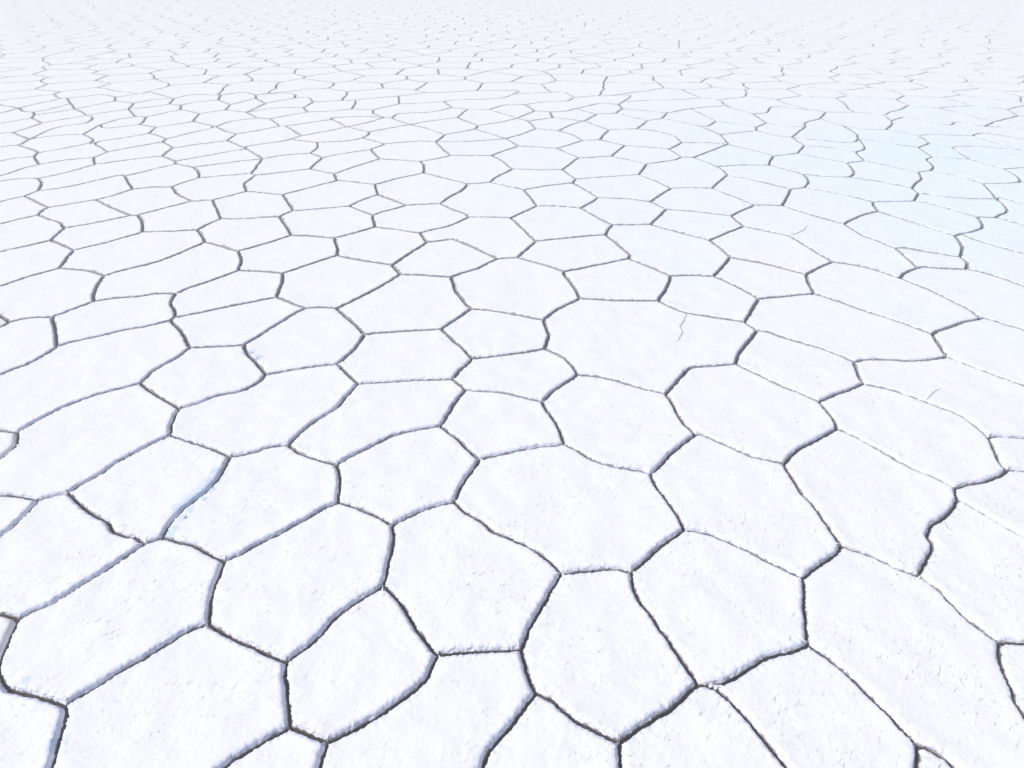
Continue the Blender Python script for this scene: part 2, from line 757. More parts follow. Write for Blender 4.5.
# ------------------------------------------------------------------ the rest of the salt flat: natural cells grown from seeds
FAR = 66.0
def in_domain(x, y):
    return -3.5 < y < FAR and abs(x) < 8.5 + .95 * max(y, 0)
seeds = []
p = 1.28
row = 0
y = -6.0
Ux0, Ux1 = min(a for a, b in U) - 1, max(a for a, b in U) + 1
Uy0, Uy1 = min(b for a, b in U) - 1, max(b for a, b in U) + 1
while y < FAR + 4:
    n = int((10 + .96 * max(y, 0)) / p) + 2
    for i in range(-n, n + 1):
        x = (i + .5 * (row % 2)) * p
        sx, sy = x + random.uniform(-.30, .30) * p, y + random.uniform(-.24, .24)
        if Ux0 < sx < Ux1 and Uy0 < sy < Uy1 and (inside(sx, sy) or dist_u(sx, sy) < .33):
            continue
        seeds.append(Vector((sx, sy)))
    y += .98
    row += 1
dv, de, df = delaunay_2d_cdt(seeds, [], [], 0, 1e-6)[:3]
cc = []
for a, b, c in df:
    A, B, D = dv[a], dv[b], dv[c]
    d = 2 * (A.x * (B.y - D.y) + B.x * (D.y - A.y) + D.x * (A.y - B.y))
    if abs(d) < 1e-9:
        d = 1e-9
    a2, b2, c2 = A.length_squared, B.length_squared, D.length_squared
    cc.append([(a2 * (B.y - D.y) + b2 * (D.y - A.y) + c2 * (A.y - B.y)) / d,
               (a2 * (D.x - B.x) + b2 * (A.x - D.x) + c2 * (B.x - A.x)) / d])
tri_of = {}
for ti, t in enumerate(df):
    for i in range(3):
        tri_of.setdefault(frozenset((t[i], t[(i + 1) % 3])), []).append(ti)
root = list(range(len(cc)))
def find(i):
    while root[i] != i:
        root[i] = root[root[i]]; i = root[i]
    return i
vor = [tuple(v) for v in tri_of.values() if len(v) == 2]
for a, b in vor:                                           # tiny cracks collapse into one junction
    if math.dist(cc[a], cc[b]) < .13:
        root[find(a)] = find(b)
def warp(x, y):
    return (x + .10 * nz(x * 1.1, y * 1.1, 3) + .05 * nz(x * 3.1, y * 3.1, 7),
            y + .10 * nz(x * 1.1, y * 1.1, 13) + .05 * nz(x * 3.1, y * 3.1, 17))
vid = {}
def vnode(t):
    r = find(t)
    if r not in vid:
        P.append(warp(*cc[r])); vid[r] = len(P) - 1; nb[vid[r]] = set()
    return vid[r]
segs = []
done = set()
for a, b in vor:
    ra, rb = find(a), find(b)
    if ra == rb or (min(ra, rb), max(ra, rb)) in done:
        continue
    done.add((min(ra, rb), max(ra, rb)))
    A, B = cc[ra], cc[rb]
    if not (in_domain(*A) and in_domain(*B)):
        continue
    l = math.dist(A, B)
    n = max(1, int(l / (.16 if A[1] < 30 else .3)))
    prev = vnode(a)
    for i in range(1, n + 1):
        if i == n:
            cur = vnode(b)
        else:
            t = i / n
            P.append(warp(A[0] + (B[0] - A[0]) * t, A[1] + (B[1] - A[1]) * t)); cur = len(P) - 1; nb[cur] = set()
        segs.append((prev, cur)); prev = cur
splits = {}                                                # outline edge -> [(t, node)]
for a, b in segs:
    (ax, ay), (bx, by) = P[a], P[b]
    if max(ax, bx) < Ux0 or min(ax, bx) > Ux1 or max(ay, by) < Uy0 or min(ay, by) > Uy1:
        link(a, b); continue
    hits = []
    for ei, (c, d) in enumerate(Uedges):
        (cx, cy), (dx, dy) = P[c], P[d]
        if max(cx, dx) < min(ax, bx) or min(cx, dx) > max(ax, bx) or max(cy, dy) < min(ay, by) or min(cy, dy) > max(ay, by):
            continue
        den = (bx - ax) * (dy - cy) - (by - ay) * (dx - cx)
        if abs(den) < 1e-12:
            continue
        t = ((cx - ax) * (dy - cy) - (cy - ay) * (dx - cx)) / den
        s = ((cx - ax) * (by - ay) - (cy - ay) * (bx - ax)) / den
        if 0 < t < 1 and 0 < s < 1:
            P.append((ax + (bx - ax) * t, ay + (by - ay) * t)); nb[len(P) - 1] = set()
            hits.append((t, len(P) - 1)); splits.setdefault(ei, []).append((s, len(P) - 1))
    chain = [a] + [k for t, k in sorted(hits)] + [b]
    for u, v in zip(chain, chain[1:]):
        mx, my = (P[u][0] + P[v][0]) / 2, (P[u][1] + P[v][1]) / 2
        if not inside(mx, my):
            link(u, v)
for ei, l in splits.items():
    c, d = Uedges[ei]
    unlink(c, d)
    ch = [c] + [k for s, k in sorted(l)] + [d]
    for u, v in zip(ch, ch[1:]):
        link(u, v)
stack = [k for k in nb if len(nb[k]) == 1]                 # no dead ends
while stack:
    k = stack.pop()
    if len(nb[k]) == 1:
        j = next(iter(nb[k])); unlink(k, j)
        if len(nb[j]) == 1:
            stack.append(j)

# ------------------------------------------------------------------ faces -> plates
side_cache = {}
def cam_dist(x, y):
    return math.sqrt(x * x + y * y + H * H)
def jitter(x, y):
    return (x + .010 * nz(x * 4.3, y * 4.3, 31) + .0045 * nz(x * 17, y * 17, 37),
            y + .010 * nz(x * 4.3, y * 4.3, 41) + .0045 * nz(x * 17, y * 17, 47))
def side(ch):
    """Resampled, smoothed and roughened centre line of one crack between two junctions."""
    k = tuple(ch) if ch[0] < ch[-1] or (ch[0] == ch[-1] and ch[1] < ch[-2]) else tuple(reversed(ch))
    if k not in side_cache:
        q = [P[i] for i in k]
        near = min(cam_dist(*a) for a in q)
        px = [pixel(*a) for a in q]
        vis = any(b and -120 < b[0] < 1144 and -30 < b[1] < 880 for b in px)
        sp = max(.0065, (1.5 if near < 9 else 2.6) * near / FPX) * (1 if vis else 3)
        out = []
        for i in range(len(q) - 1):
            p0 = q[i - 1] if i else (2 * q[0][0] - q[1][0], 2 * q[0][1] - q[1][1])
            p1, p2 = q[i], q[i + 1]
            p3 = q[i + 2] if i + 2 < len(q) else (2 * p2[0] - p1[0], 2 * p2[1] - p1[1])
            n = max(1, int(round(math.dist(p1, p2) / sp)))
            for s in range(n):
                t = s / n
                t2, t3 = t * t, t * t * t
                out.append(tuple(.5 * (2 * p1[c] + (p2[c] - p0[c]) * t + (2 * p0[c] - 5 * p1[c] + 4 * p2[c] - p3[c]) * t2
                                       + (3 * p1[c] - p0[c] - 3 * p2[c] + p3[c]) * t3) for c in (0, 1)))
        out.append(q[-1])
        side_cache[k] = [jitter(*a) for a in out]
    s = side_cache[k]
    return s if k == tuple(ch) else s[::-1]

plates = []
for f in faces_of():
    poly = [P[k] for k in f]
    a = area(poly)
    if a < .012 or a > 7 or len(f) < 3:
        continue
    cor = [i for i, k in enumerate(f) if len(nb[k]) > 2]
    if len(cor) < 2:
        continue
    f = f[cor[0]:] + f[:cor[0]]
    cor = [i for i, k in enumerate(f) if len(nb[k]) > 2] + [len(f)]
    g = f + [f[0]]
    loop = []
    sides = 0
    for i, j in zip(cor, cor[1:]):
        s = side(g[i:j + 1])
        loop += s[:-1]
        sides += 1
    # picture area
    pp = [pixel(*q) for q in poly]
    pa, cxp, cyp, box = 0, 0, 0, None
    if all(pp):
        # clip to the frame
        poly2 = pp
        for ax, lim, sg in ((0, 0, 1), (0, 1024, -1), (1, 0, 1), (1, 768, -1)):
            o = []
            for u, v in zip(poly2, poly2[1:] + poly2[:1]):
                du, dv_ = sg * (u[ax] - lim), sg * (v[ax] - lim)
                if du >= 0: o.append(u)
                if (du >= 0) != (dv_ >= 0):
                    t = du / (du - dv_)
                    o.append((u[0] + (v[0] - u[0]) * t, u[1] + (v[1] - u[1]) * t))
            poly2 = o
            if len(poly2) < 3: break
        if len(poly2) >= 3:
            pa = abs(area(poly2))
            if pa > .5:
                ar = area(poly2)
                cxp = sum((u[0] + v[0]) * (u[0] * v[1] - v[0] * u[1]) for u, v in zip(poly2, poly2[1:] + poly2[:1])) / (6 * ar)
                cyp = sum((u[1] + v[1]) * (u[0] * v[1] - v[0] * u[1]) for u, v in zip(poly2, poly2[1:] + poly2[:1])) / (6 * ar)
                box = (min(q[0] for q in poly2), min(q[1] for q in poly2), max(q[0] for q in poly2), max(q[1] for q in poly2))
    plates.append(dict(loop=loop, area=a, sides=sides, pa=pa, c=(cxp, cyp), box=box, poly=poly))
plates.sort(key=lambda d: -d['pa'])
N_THINGS = 300
N_RIMS = 220

# ------------------------------------------------------------------ materials
def mat(name):
    m = bpy.data.materials.new(name); m.use_nodes = True
    nt = m.node_tree
    for n in list(nt.nodes): nt.nodes.remove(n)
    o = nt.nodes.new('ShaderNodeOutputMaterial'); b = nt.nodes.new('ShaderNodeBsdfPrincipled')
    nt.links.new(b.outputs[0], o.inputs[0])
    return m, nt, b
def node(nt, t, **kw):
    n = nt.nodes.new(t)
    for k, v in kw.items():
        if k.startswith('i_'):
            n.inputs[k[2:].replace('_', ' ')].default_value = v
        else:
            setattr(n, k, v)
    return n
def mixc(nt, fac, a, b):
    m = nt.nodes.new('ShaderNodeMix'); m.data_type = 'RGBA'
    for s, v in ((0, fac), (6, a), (7, b)):
        if hasattr(v, 'is_output'): nt.links.new(v, m.inputs[s])
        else: m.inputs[s].default_value = v
    return m.outputs[2]
def maprange(nt, v, a, b, c, d):
    m = nt.nodes.new('ShaderNodeMapRange'); nt.links.new(v, m.inputs[0])
    for i, x in enumerate((a, b, c, d)): m.inputs[i + 1].default_value = x
    return m.outputs[0]
def math_(nt, op, a, b=0.0):
    m = nt.nodes.new('ShaderNodeMath'); m.operation = op
    for i, v in enumerate((a, b)):
        if hasattr(v, 'is_output'): nt.links.new(v, m.inputs[i])
        else: m.inputs[i].default_value = v
    return m.outputs[0]

def salt_material(name, base, blue, rough_bump, flakes):
    m, nt, b = mat(name)
    geo = node(nt, 'ShaderNodeNewGeometry')
    pos = geo.outputs['Position']
    # broad, faintly blue damp patch on the salt
    bx, by = ground(960, 162)
    sub = node(nt, 'ShaderNodeVectorMath', operation='SUBTRACT'); nt.links.new(pos, sub.inputs[0]); sub.inputs[1].default_value = (bx, by, 0)
    sc = node(nt, 'ShaderNodeVectorMath', operation='MULTIPLY'); nt.links.new(sub.outputs[0], sc.inputs[0]); sc.inputs[1].default_value = (1 / 6.5, 1 / 5.2, 0)
    ln = node(nt, 'ShaderNodeVectorMath', operation='LENGTH'); nt.links.new(sc.outputs[0], ln.inputs[0])
    n0 = node(nt, 'ShaderNodeTexNoise', i_Scale=.45, i_Detail=3.0); nt.links.new(pos, n0.inputs['Vector'])
    d = math_(nt, 'ADD', ln.outputs['Value'], math_(nt, 'MULTIPLY', math_(nt, 'SUBTRACT', n0.outputs[0], .5), 1.6))
    wet = maprange(nt, d, .05, 1.30, 1.0, 0.0)
    # small mottling
    n1 = node(nt, 'ShaderNodeTexNoise', i_Scale=5.0, i_Detail=5.0); nt.links.new(pos, n1.inputs['Vector'])
    col = mixc(nt, maprange(nt, n1.outputs[0], .35, .7, 0, 1), base, tuple(c * .975 for c in base[:3]) + (1,))
    col = mixc(nt, math_(nt, 'MULTIPLY', wet, 1.0), col, blue)
    # bluish stains of bare damp salt, small
    n2 = node(nt, 'ShaderNodeTexNoise', i_Scale=1.7, i_Detail=6.0, i_Roughness=.62); nt.links.new(pos, n2.inputs['Vector'])
    col = mixc(nt, maprange(nt, n2.outputs[0], .60, .78, 0, .25), col, (.72, .80, .89, 1))
    # small blue stains of damp salt beside the cracks
    st = None
    nst = node(nt, 'ShaderNodeTexNoise', i_Scale=30.0, i_Detail=4.0); nt.links.new(pos, nst.inputs['Vector'])
    for px, py, r in STAINS:
        dn = node(nt, 'ShaderNodeVectorMath', operation='DISTANCE'); nt.links.new(pos, dn.inputs[0]); dn.inputs[1].default_value = ground(px, py) + (0,)
        q = math_(nt, 'ADD', math_(nt, 'DIVIDE', dn.outputs['Value'], r), math_(nt, 'MULTIPLY', math_(nt, 'SUBTRACT', nst.outputs[0], .5), 1.3))
        m1 = maprange(nt, q, .45, 1.15, .65, 0)
        st = m1 if st is None else math_(nt, 'MAXIMUM', st, m1)
    col = mixc(nt, st, col, (.52, .66, .82, 1))
    # brown silt on the crack walls plus painted crack shade, up to an uneven line
    at = node(nt, 'ShaderNodeAttribute', attribute_name='silt_shade')
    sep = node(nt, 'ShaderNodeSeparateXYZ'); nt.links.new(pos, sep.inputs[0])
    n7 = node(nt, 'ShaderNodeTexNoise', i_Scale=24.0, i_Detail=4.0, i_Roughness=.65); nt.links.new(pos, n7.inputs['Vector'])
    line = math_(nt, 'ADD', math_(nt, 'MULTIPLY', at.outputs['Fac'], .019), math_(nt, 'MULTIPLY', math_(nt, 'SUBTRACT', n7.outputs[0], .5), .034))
    dirt_shade = maprange(nt, math_(nt, 'SUBTRACT', math_(nt, 'ADD', line, -.022), sep.outputs['Z']), -.001, .003, 0, 1)
    col = mixc(nt, math_(nt, 'MULTIPLY', dirt_shade, .8), col, (.17, .135, .14, 1))
    h = math_(nt, 'MULTIPLY', n1.outputs[0], .012)
    n3 = node(nt, 'ShaderNodeTexNoise', i_Scale=34.0, i_Detail=6.0, i_Roughness=.62); nt.links.new(pos, n3.inputs['Vector'])
    h = math_(nt, 'ADD', h, math_(nt, 'MULTIPLY', n3.outputs[0], rough_bump))
    if flakes:
        # fine wind-combed scales, all lying the same way
        mp = node(nt, 'ShaderNodeMapping', vector_type='TEXTURE'); mp.inputs['Rotation'].default_value = (0, 0, math.radians(52)); mp.inputs['Scale'].default_value = (1 / 15, 1 / 30, 1)
        nt.links.new(pos, mp.inputs['Vector'])
        n4 = node(nt, 'ShaderNodeTexNoise', i_Scale=1.0, i_Detail=4.0, i_Roughness=.55, i_Distortion=.5); nt.links.new(mp.outputs[0], n4.inputs['Vector'])
        n5 = node(nt, 'ShaderNodeTexNoise', i_Scale=2.6, i_Detail=2.0); nt.links.new(pos, n5.inputs['Vector'])
        patch = maprange(nt, n5.outputs[0], .42, .62, .25, 1)
        step = maprange(nt, n4.outputs[0], .56, .62, 0, 1)
        h = math_(nt, 'ADD', h, math_(nt, 'MULTIPLY', math_(nt, 'MULTIPLY', step, patch), .0006))
        h = math_(nt, 'ADD', h, math_(nt, 'MULTIPLY', n4.outputs[0], .0013))
        # thin dark nicks where a scale has lifted
        mp2 = node(nt, 'ShaderNodeMapping', vector_type='TEXTURE'); mp2.inputs['Rotation'].default_value = (0, 0, math.radians(50)); mp2.inputs['Scale'].default_value = (1 / 24, 1 / 85, 1); mp2.inputs['Location'].default_value = (3.1, 7.7, 0)
        nt.links.new(pos, mp2.inputs['Vector'])
        n6 = node(nt, 'ShaderNodeTexNoise', i_Scale=1.0, i_Detail=3.0, i_Distortion=1.0); nt.links.new(mp2.outputs[0], n6.inputs['Vector'])
        nick = math_(nt, 'MULTIPLY', maprange(nt, n6.outputs[0], .66, .71, 0, .6), patch)
        col = mixc(nt, nick, col, (.34, .36, .43, 1))
        h = math_(nt, 'SUBTRACT', h, math_(nt, 'MULTIPLY', nick, .003))
    bump = node(nt, 'ShaderNodeBump', i_Strength=1.0, i_Distance=1.0)
    nt.links.new(h, bump.inputs['Height']); nt.links.new(bump.outputs[0], b.inputs['Normal'])
    nt.links.new(col, b.inputs['Base Color'])
    b.inputs['Roughness'].default_value = .75
    b.inputs['Specular IOR Level'].default_value = .25
    return m
WHITE = (.885, .874, .853, 1)
M_TOP = salt_material('salt_crust', WHITE, (.76, .86, .935, 1), .0024, True)
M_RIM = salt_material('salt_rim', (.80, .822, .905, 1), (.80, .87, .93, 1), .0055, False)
M_MUD, nt, b = mat('brine_mud')
n = node(nt, 'ShaderNodeTexNoise', i_Scale=40.0, i_Detail=4.0)
g_ = node(nt, 'ShaderNodeNewGeometry'); nt.links.new(g_.outputs['Position'], n.inputs['Vector'])
nt.links.new(mixc(nt, n.outputs[0], (.05, .035, .035, 1), (.16, .11, .10, 1)), b.inputs['Base Color'])
b.inputs['Roughness'].default_value = .9
M_LINE, nt, b = mat('open_hairline')
b.inputs['Base Color'].default_value = (.45, .42, .43, 1); b.inputs['Roughness'].default_value = .9

# ------------------------------------------------------------------ geometry of one plate
#        inset from the crack's centre line, height
MUD = [(.0058, -.095), (.0062, -.060), (.0068, -.040), (.0080, -.025)]
PROFILE = [(.0080, -.025), (.0115, -.0205), (.0138, -.0150), (.0164, -.0095), (.0192, -.0045), (.0220, -.0010),
           (.0265, .0008), (.034, .0016)]
LIP = ([.034, .050, .075, .12, 9.0], [.0016, .0020, .0012, 0.0, 0.0])
PROFILE_FAR = [(.0065, -.09), (.0085, -.024), (.017, -.012), (.0245, -.001), (.038, .0022), (.075, .0008)]

def inward(loop):
    n = len(loop)
    nrm = []
    for i in range(n):
        a, b = loop[i - 1], loop[(i + 1) % n]
        dx, dy = b[0] - a[0], b[1] - a[1]
        l = math.hypot(dx, dy) or 1e-9
        nrm.append((-dy / l, dx / l))           # loop runs counter-clockwise
    return nrm
def smooth(nrm, k):
    n = len(nrm)
    if k < 1:
        return nrm
    px = [0.0]; py = [0.0]
    ext = nrm[-k:] + nrm + nrm[:k]
    for a in ext:
        px.append(px[-1] + a[0]); py.append(py[-1] + a[1])
    out = []
    for i in range(n):
        x, y = px[i + 2 * k + 1] - px[i], py[i + 2 * k + 1] - py[i]
        l = math.hypot(x, y) or 1e-9
        # a blunt corner needs a longer reach along its bisector
        m = l / (2 * k + 1)
        q = min(1.6, 1 / max(m, .5))
        out.append((x / l * q, y / l * q))
    return out
def undulate(x, y):
    return .0045 * nz(x * 2.2, y * 2.2, 5) + .0022 * nz(x * 7, y * 7, 9)

def step(a, b, x):
    t = max(0.0, min(1.0, (x - a) / (b - a))); return t * t * (3 - 2 * t)
def silt_shade_at(q, nx, ny):
    # gap shade painted in with the silt, growing farther out, slightly less towards the right
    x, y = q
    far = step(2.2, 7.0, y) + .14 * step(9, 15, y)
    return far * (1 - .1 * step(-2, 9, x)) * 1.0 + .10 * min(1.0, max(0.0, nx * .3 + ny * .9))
def rings_for(pl, prof, seed, rough):
    loop = pl['loop']
    n = len(loop)
    per = sum(math.dist(a, b) for a, b in zip(loop, loop[1:] + loop[:1]))
    ds = per / n
    base = inward(loop)
    # cap inset for small plates
    lim = .30 * math.sqrt(pl['area'])
    crumb = []
    pl['silt_shade'] = [silt_shade_at(loop[i], nx, ny) for i, (nx, ny) in enumerate(smooth(base, max(1, min(n // 12, int(.03 / ds)))))]
    for (x, y), (nx, ny) in zip(loop, base):
        # walls that look towards the lower left of the picture are crumbly, the others smooth
        w = .75 + .9 * max(0.0, nx * .75 + ny * .35)
        crumb.append(w * rough)
    LP = np.array(loop)
    st = 2 if n > 120 else 1
    SA = LP[::st]; SB = np.roll(SA, -1, 0); SE = SB - SA; SL = (SE ** 2).sum(1) + 1e-12
    last = np.zeros(n); stuck = np.zeros(n, bool); zl = np.full(n, prof[0][1])
    out = []
    for d, z in prof:
        sc = min(1.0, lim / .135)
        dd = d * sc if d > .03 else d
        k = max(1, min(n // 6, int(round(dd * .9 / ds))))
        nr = np.array(smooth(base, k))
        # a narrow corner has no room for the whole inset: stop where the opposite rim comes near
        di = np.where(stuck, last, dd)
        if dd > .006:
            q = LP + nr * di[:, None]
            w = q[:, None] - SA[None]
            t = np.clip((w * SE[None]).sum(2) / SL[None], 0, 1)
            dist = np.sqrt((((w - t[..., None] * SE[None])) ** 2).sum(2)).min(1)
            bad = (dist < .55 * di) & ~stuck
            stuck |= bad
            di = np.where(stuck, np.minimum(last, dd), dd)
        last = di
        zl = np.where(stuck & (d < prof[-1][0]), zl, z)
        r = []
        amp = 1.0 if d < .026 else max(0.0, 1 - (d - .026) / .030)
        for i in range(n):
            x, y = loop[i]
            c = crumb[i] * amp
            e = c * (.0042 * nz(x * 45, y * 45, seed + z * 40) + .0072 * nz(x * 110, y * 110, seed + z * 90)
                     + .004 * nz(x * 14, y * 14, seed)) if c else 0.0
            zz = float(zl[i]) + (c * .0055 * nz(x * 60, y * 60, seed + 9 + z * 50) if c else 0.0) + undulate(x, y)
            a = float(di[i])
            o = a + max(min(e, .33 * a), -.33 * a)
            r.append((x + float(nr[i][0]) * o, y + float(nr[i][1]) * o, zz))
        out.append(r)
    return out

def mesh(name, verts, faces, mats, mi=None, sm=True):
    me = bpy.data.meshes.new(name)
    me.from_pydata(verts, [], faces)
    for m in mats: me.materials.append(m)
    if mi: me.polygons.foreach_set('material_index', mi)
    if sm: me.polygons.foreach_set('use_smooth', [True] * len(me.polygons))
    me.update()
    return me
def silt_shade(me, vals):
    at = me.attributes.new('silt_shade', 'FLOAT', 'POINT'); at.data.foreach_set('value', vals)
def add(name, me, parent=None):
    o = bpy.data.objects.new(name, me); C.objects.link(o)
    if parent: o.parent = parent
    return o
def band(rs, base, faces, mi=None, mud=0):
    n = len(rs[0])
    for j in range(len(rs) - 1):
        for i in range(n):
            a, b2 = base + j * n + i, base + j * n + (i + 1) % n
            faces.append((a, b2, b2 + n, a + n))
            if mi is not None: mi.append(1 if j < mud else 0)
def face_sheet(r, pl, sp, verts, faces, own=None):
    """The plate's walking surface: the rim's inner ring filled with an even net of points."""
    n = len(r)
    q = [Vector(v[:2]) for v in r]
    R = np.array([v[:2] for v in r])
    x0, y0 = R.min(0); x1, y1 = R.max(0)
    gx, gy = np.meshgrid(np.arange(x0, x1, sp), np.arange(y0, y1, sp * .866))
    gx = gx + (np.arange(gx.shape[0]) % 2)[:, None] * sp * .5
    G = np.stack([gx.ravel(), gy.ravel()], 1)
    A = R; B = np.roll(R, -1, 0)
    inn = np.zeros(len(G), bool)
    for (ax, ay), (bx, by) in zip(A, B):
        if ay != by:
            inn ^= ((ay > G[:, 1]) != (by > G[:, 1])) & (G[:, 0] < (bx - ax) * (G[:, 1] - ay) / (by - ay) + ax)
    G = G[inn]
    if len(G):
        dist = np.sqrt(((G[:, None] - R[None, ::2]) ** 2).sum(2)).min(1)
        keep = dist > sp * .45
        G, dist = G[keep], dist[keep]
        zs = np.interp(dist + .034, LIP[0], LIP[1])
        q += [Vector((float(a), float(b))) for a, b in G]
    ov, oe, of, ovo, _, _ = delaunay_2d_cdt(q, [(i, (i + 1) % n) for i in range(n)], [], 1, 1e-5)
    ids = []
    for v, src in zip(ov, ovo):
        k = src[0] if src else None
        if own is not None and k is not None and k < n:      # welded to the rim's own ring
            ids.append(own + k); continue
        ids.append(len(verts))
        if k is not None and k < n: verts.append((v.x, v.y, r[k][2]))
        elif k is not None: verts.append((v.x, v.y, float(zs[k - n]) + undulate(v.x, v.y)))
        else: verts.append((v.x, v.y, .0016 + undulate(v.x, v.y)))
    for f in of:
        a, b, c = (ov[i] for i in f)
        f = [ids[i] for i in f]
        if len(set(f)) < 3: continue
        faces.append(tuple(f) if (b.x - a.x) * (c.y - a.y) - (b.y - a.y) * (c.x - a.x) > 0 else tuple(reversed(f)))

# ------------------------------------------------------------------ labels
NUM = {2: 'two', 3: 'three', 4: 'four', 5: 'five', 6: 'six', 7: 'seven', 8: 'eight', 9: 'nine', 10: 'ten', 11: 'eleven', 12: 'twelve'}
used = {}
def label_for(pl):
    a = pl['area']
    x0, y0, x1, y1 = pl['box']
    w, h = x1 - x0, y1 - y0
    size = 'very small' if a < .25 else 'small' if a < .6 else 'mid-sized' if a < 1.1 else 'large' if a < 1.7 else 'very large'
    cx, cy = pl['c']
    t = 0
    cut = 'left' if x0 <= 0 else 'right' if x1 >= 1024 else 'bottom' if y1 >= 768 else None
    for dec in (0, 1, 2):
        px, py = cx / 10.24, cy / 7.68
        fx = f'{px:.{dec}f}%'; fy = f'{py:.{dec}f}%'
        s = NUM.get(pl['sides'], 'many')
        if cut:
            lab = f"{size} salt plate cut by the photo's {cut} edge, its middle {fx} across, {fy} down"
        else:
            lab = f"{size} {s}-sided white salt plate, its middle {fx} across and {fy} down the photo"
        spot = (fx, fy)
        if spot not in used:
            used[spot] = 1
            return lab
    return lab
NOTES = {}   # special plates, by a pixel inside them
for (x, y, t) in SPECIAL:
    NOTES[(x, y)] = t
def contains(poly, x, y):
    r = False
    for (ax, ay), (bx, by) in zip(poly, poly[1:] + poly[:1]):
        if (ay > y) != (by > y) and x < (bx - ax) * (y - ay) / (by - ay) + ax:
            r = not r
    return r

# ------------------------------------------------------------------ build the plates
first = {}
for idx, pl in enumerate(plates):
    if idx >= N_THINGS or pl['pa'] <= 2:
        break
    seed = idx * 3.17
    near = min(cam_dist(*q) for q in pl['poly'])
    rough = 1.0 if near < 14 else .8
    has_rim = idx < N_RIMS
    if has_rim:
        allr = rings_for(pl, MUD + PROFILE[1:], seed, rough)
        ms, rs = allr[:4], allr[3:]
        n = len(rs[0])
        cx = sum(v[0] for v in rs[-1]) / n; cy = sum(v[1] for v in rs[-1]) / n
        top = bpy.data.objects.new('salt_plate', None); C.objects.link(top)
        top.location = (cx, cy, -.09); top.empty_display_size = .1
        def part(nm, v, f, m, host=top):
            return add(nm, mesh(nm, [(a - cx, b - cy, c + .09) for a, b, c in v], f, [m]), host)
        tv, tf = [], []
        face_sheet(rs[-1], pl, max(.026, .004 * near * near / H), tv, tf)
        face = part('top', tv, tf, M_TOP)
        rv, rf = [], []
        for r in rs: rv += r
        band(rs, 0, rf)
        silt_shade(part('rim', rv, rf, M_RIM).data, pl['silt_shade'] * len(rs))
        rv, rf = [], []
        for r in ms: rv += r
        band(ms, 0, rf)
        part('muddy_base', rv, rf, M_MUD)
    else:
        rs = rings_for(pl, PROFILE_FAR, seed, .6)
        n = len(rs[0])
        tv, tf, mi = [], [], []
        for r in rs: tv += r
        band(rs, 0, tf, mi, 1)
        k = len(tf)
        face_sheet(rs[-1], pl, .22, tv, tf, (len(rs) - 1) * n)
        mi += [0] * (len(tf) - k)
        top = add('salt_plate', mesh('salt_plate', tv, tf, [M_TOP, M_MUD], mi))
        silt_shade(top.data, pl['silt_shade'] * (len(rs) - 1) + [-1.0] * (len(tv) - n * (len(rs) - 1)))
    lab = label_for(pl)
    for (sx, sy), t in NOTES.items():
        if contains(pl['poly'], *ground(sx, sy)):
            lab = t; first[(sx, sy)] = (face, cx, cy)
    top['label'] = lab
    top['category'] = 'salt plate'
    top['group'] = 'polygonal salt plates of the cracked salt flat'

# everything too far or too small to count, and the plates beyond the frame: one mass
sv, sf, smi, mass_silt_shade = [], [], [], []
for idx, pl in enumerate(plates):
    if idx < N_THINGS and pl['pa'] > 2:
        continue
    rs = rings_for(pl, PROFILE_FAR, idx * 1.37, .5)
    n = len(rs[0])
    off = len(sv)
    for r in rs: sv += r
    mass_silt_shade += pl['silt_shade'] * (len(rs) - 1)
    band(rs, off, sf, smi, 1)
    k = len(sf)
    face_sheet(rs[-1], pl, .3, sv, sf, off + (len(rs) - 1) * n)
    smi += [0] * (len(sf) - k)
    mass_silt_shade += [-1.0] * (len(sv) - len(mass_silt_shade))
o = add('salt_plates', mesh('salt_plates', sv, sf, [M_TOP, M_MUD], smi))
silt_shade(o.data, mass_silt_shade)
o['kind'] = 'stuff'; o['label'] = 'countless far white salt plates fading into haze at the top'; o['category'] = 'salt flat'
print('PLATES', len(plates), 'stuff verts', len(sv), 'areas', [round(plates[i]['pa']) for i in (0, 50, 100, 150, 200, 250, 299)])

# ------------------------------------------------------------------ hairline cracks lying in single plates
def strip(name, pix, w, host):
    q = [ground(*a) for a in pix]
    d = []
    for i in range(len(q) - 1):
        for s in range(12):
            t = s / 12
            x, y = q[i][0] + (q[i + 1][0] - q[i][0]) * t, q[i][1] + (q[i + 1][1] - q[i][1]) * t
            d.append((x + .010 * nz(x * 22, y * 22, 2), y + .010 * nz(x * 22, y * 22, 8)))
    v, f = [], []
    n = len(d)
    for i, (x, y) in enumerate(d):
        a, b = d[max(i - 1, 0)], d[min(i + 1, n - 1)]
        dx, dy = b[0] - a[0], b[1] - a[1]; l = math.hypot(dx, dy) or 1
        ww = .6 * w * (.35 + .65 * math.sin(math.pi * min(1, .08 + i / n))) * (1 + .5 * nz(x * 60, y * 60))
        z = undulate(x, y) + .0055
        # a slightly lifted lip on one side, the open line on the other
        v += [(x - dy / l * ww, y + dx / l * ww, z), (x, y, z + .001), (x + dy / l * ww, y - dx / l * ww, z)]
        if i:
            k = 3 * i
            f += [(k - 3, k, k + 1, k - 2), (k - 2, k + 1, k + 2, k - 1)]
    host, cx, cy = host
    add(name, mesh(name, [(a - cx, b - cy, c + .09) for a, b, c in v], f, [M_LINE]), host)
for kx, pix, w in HAIRLINES:
    if kx in first:
        strip('hairline_crack', pix, w, first[kx])

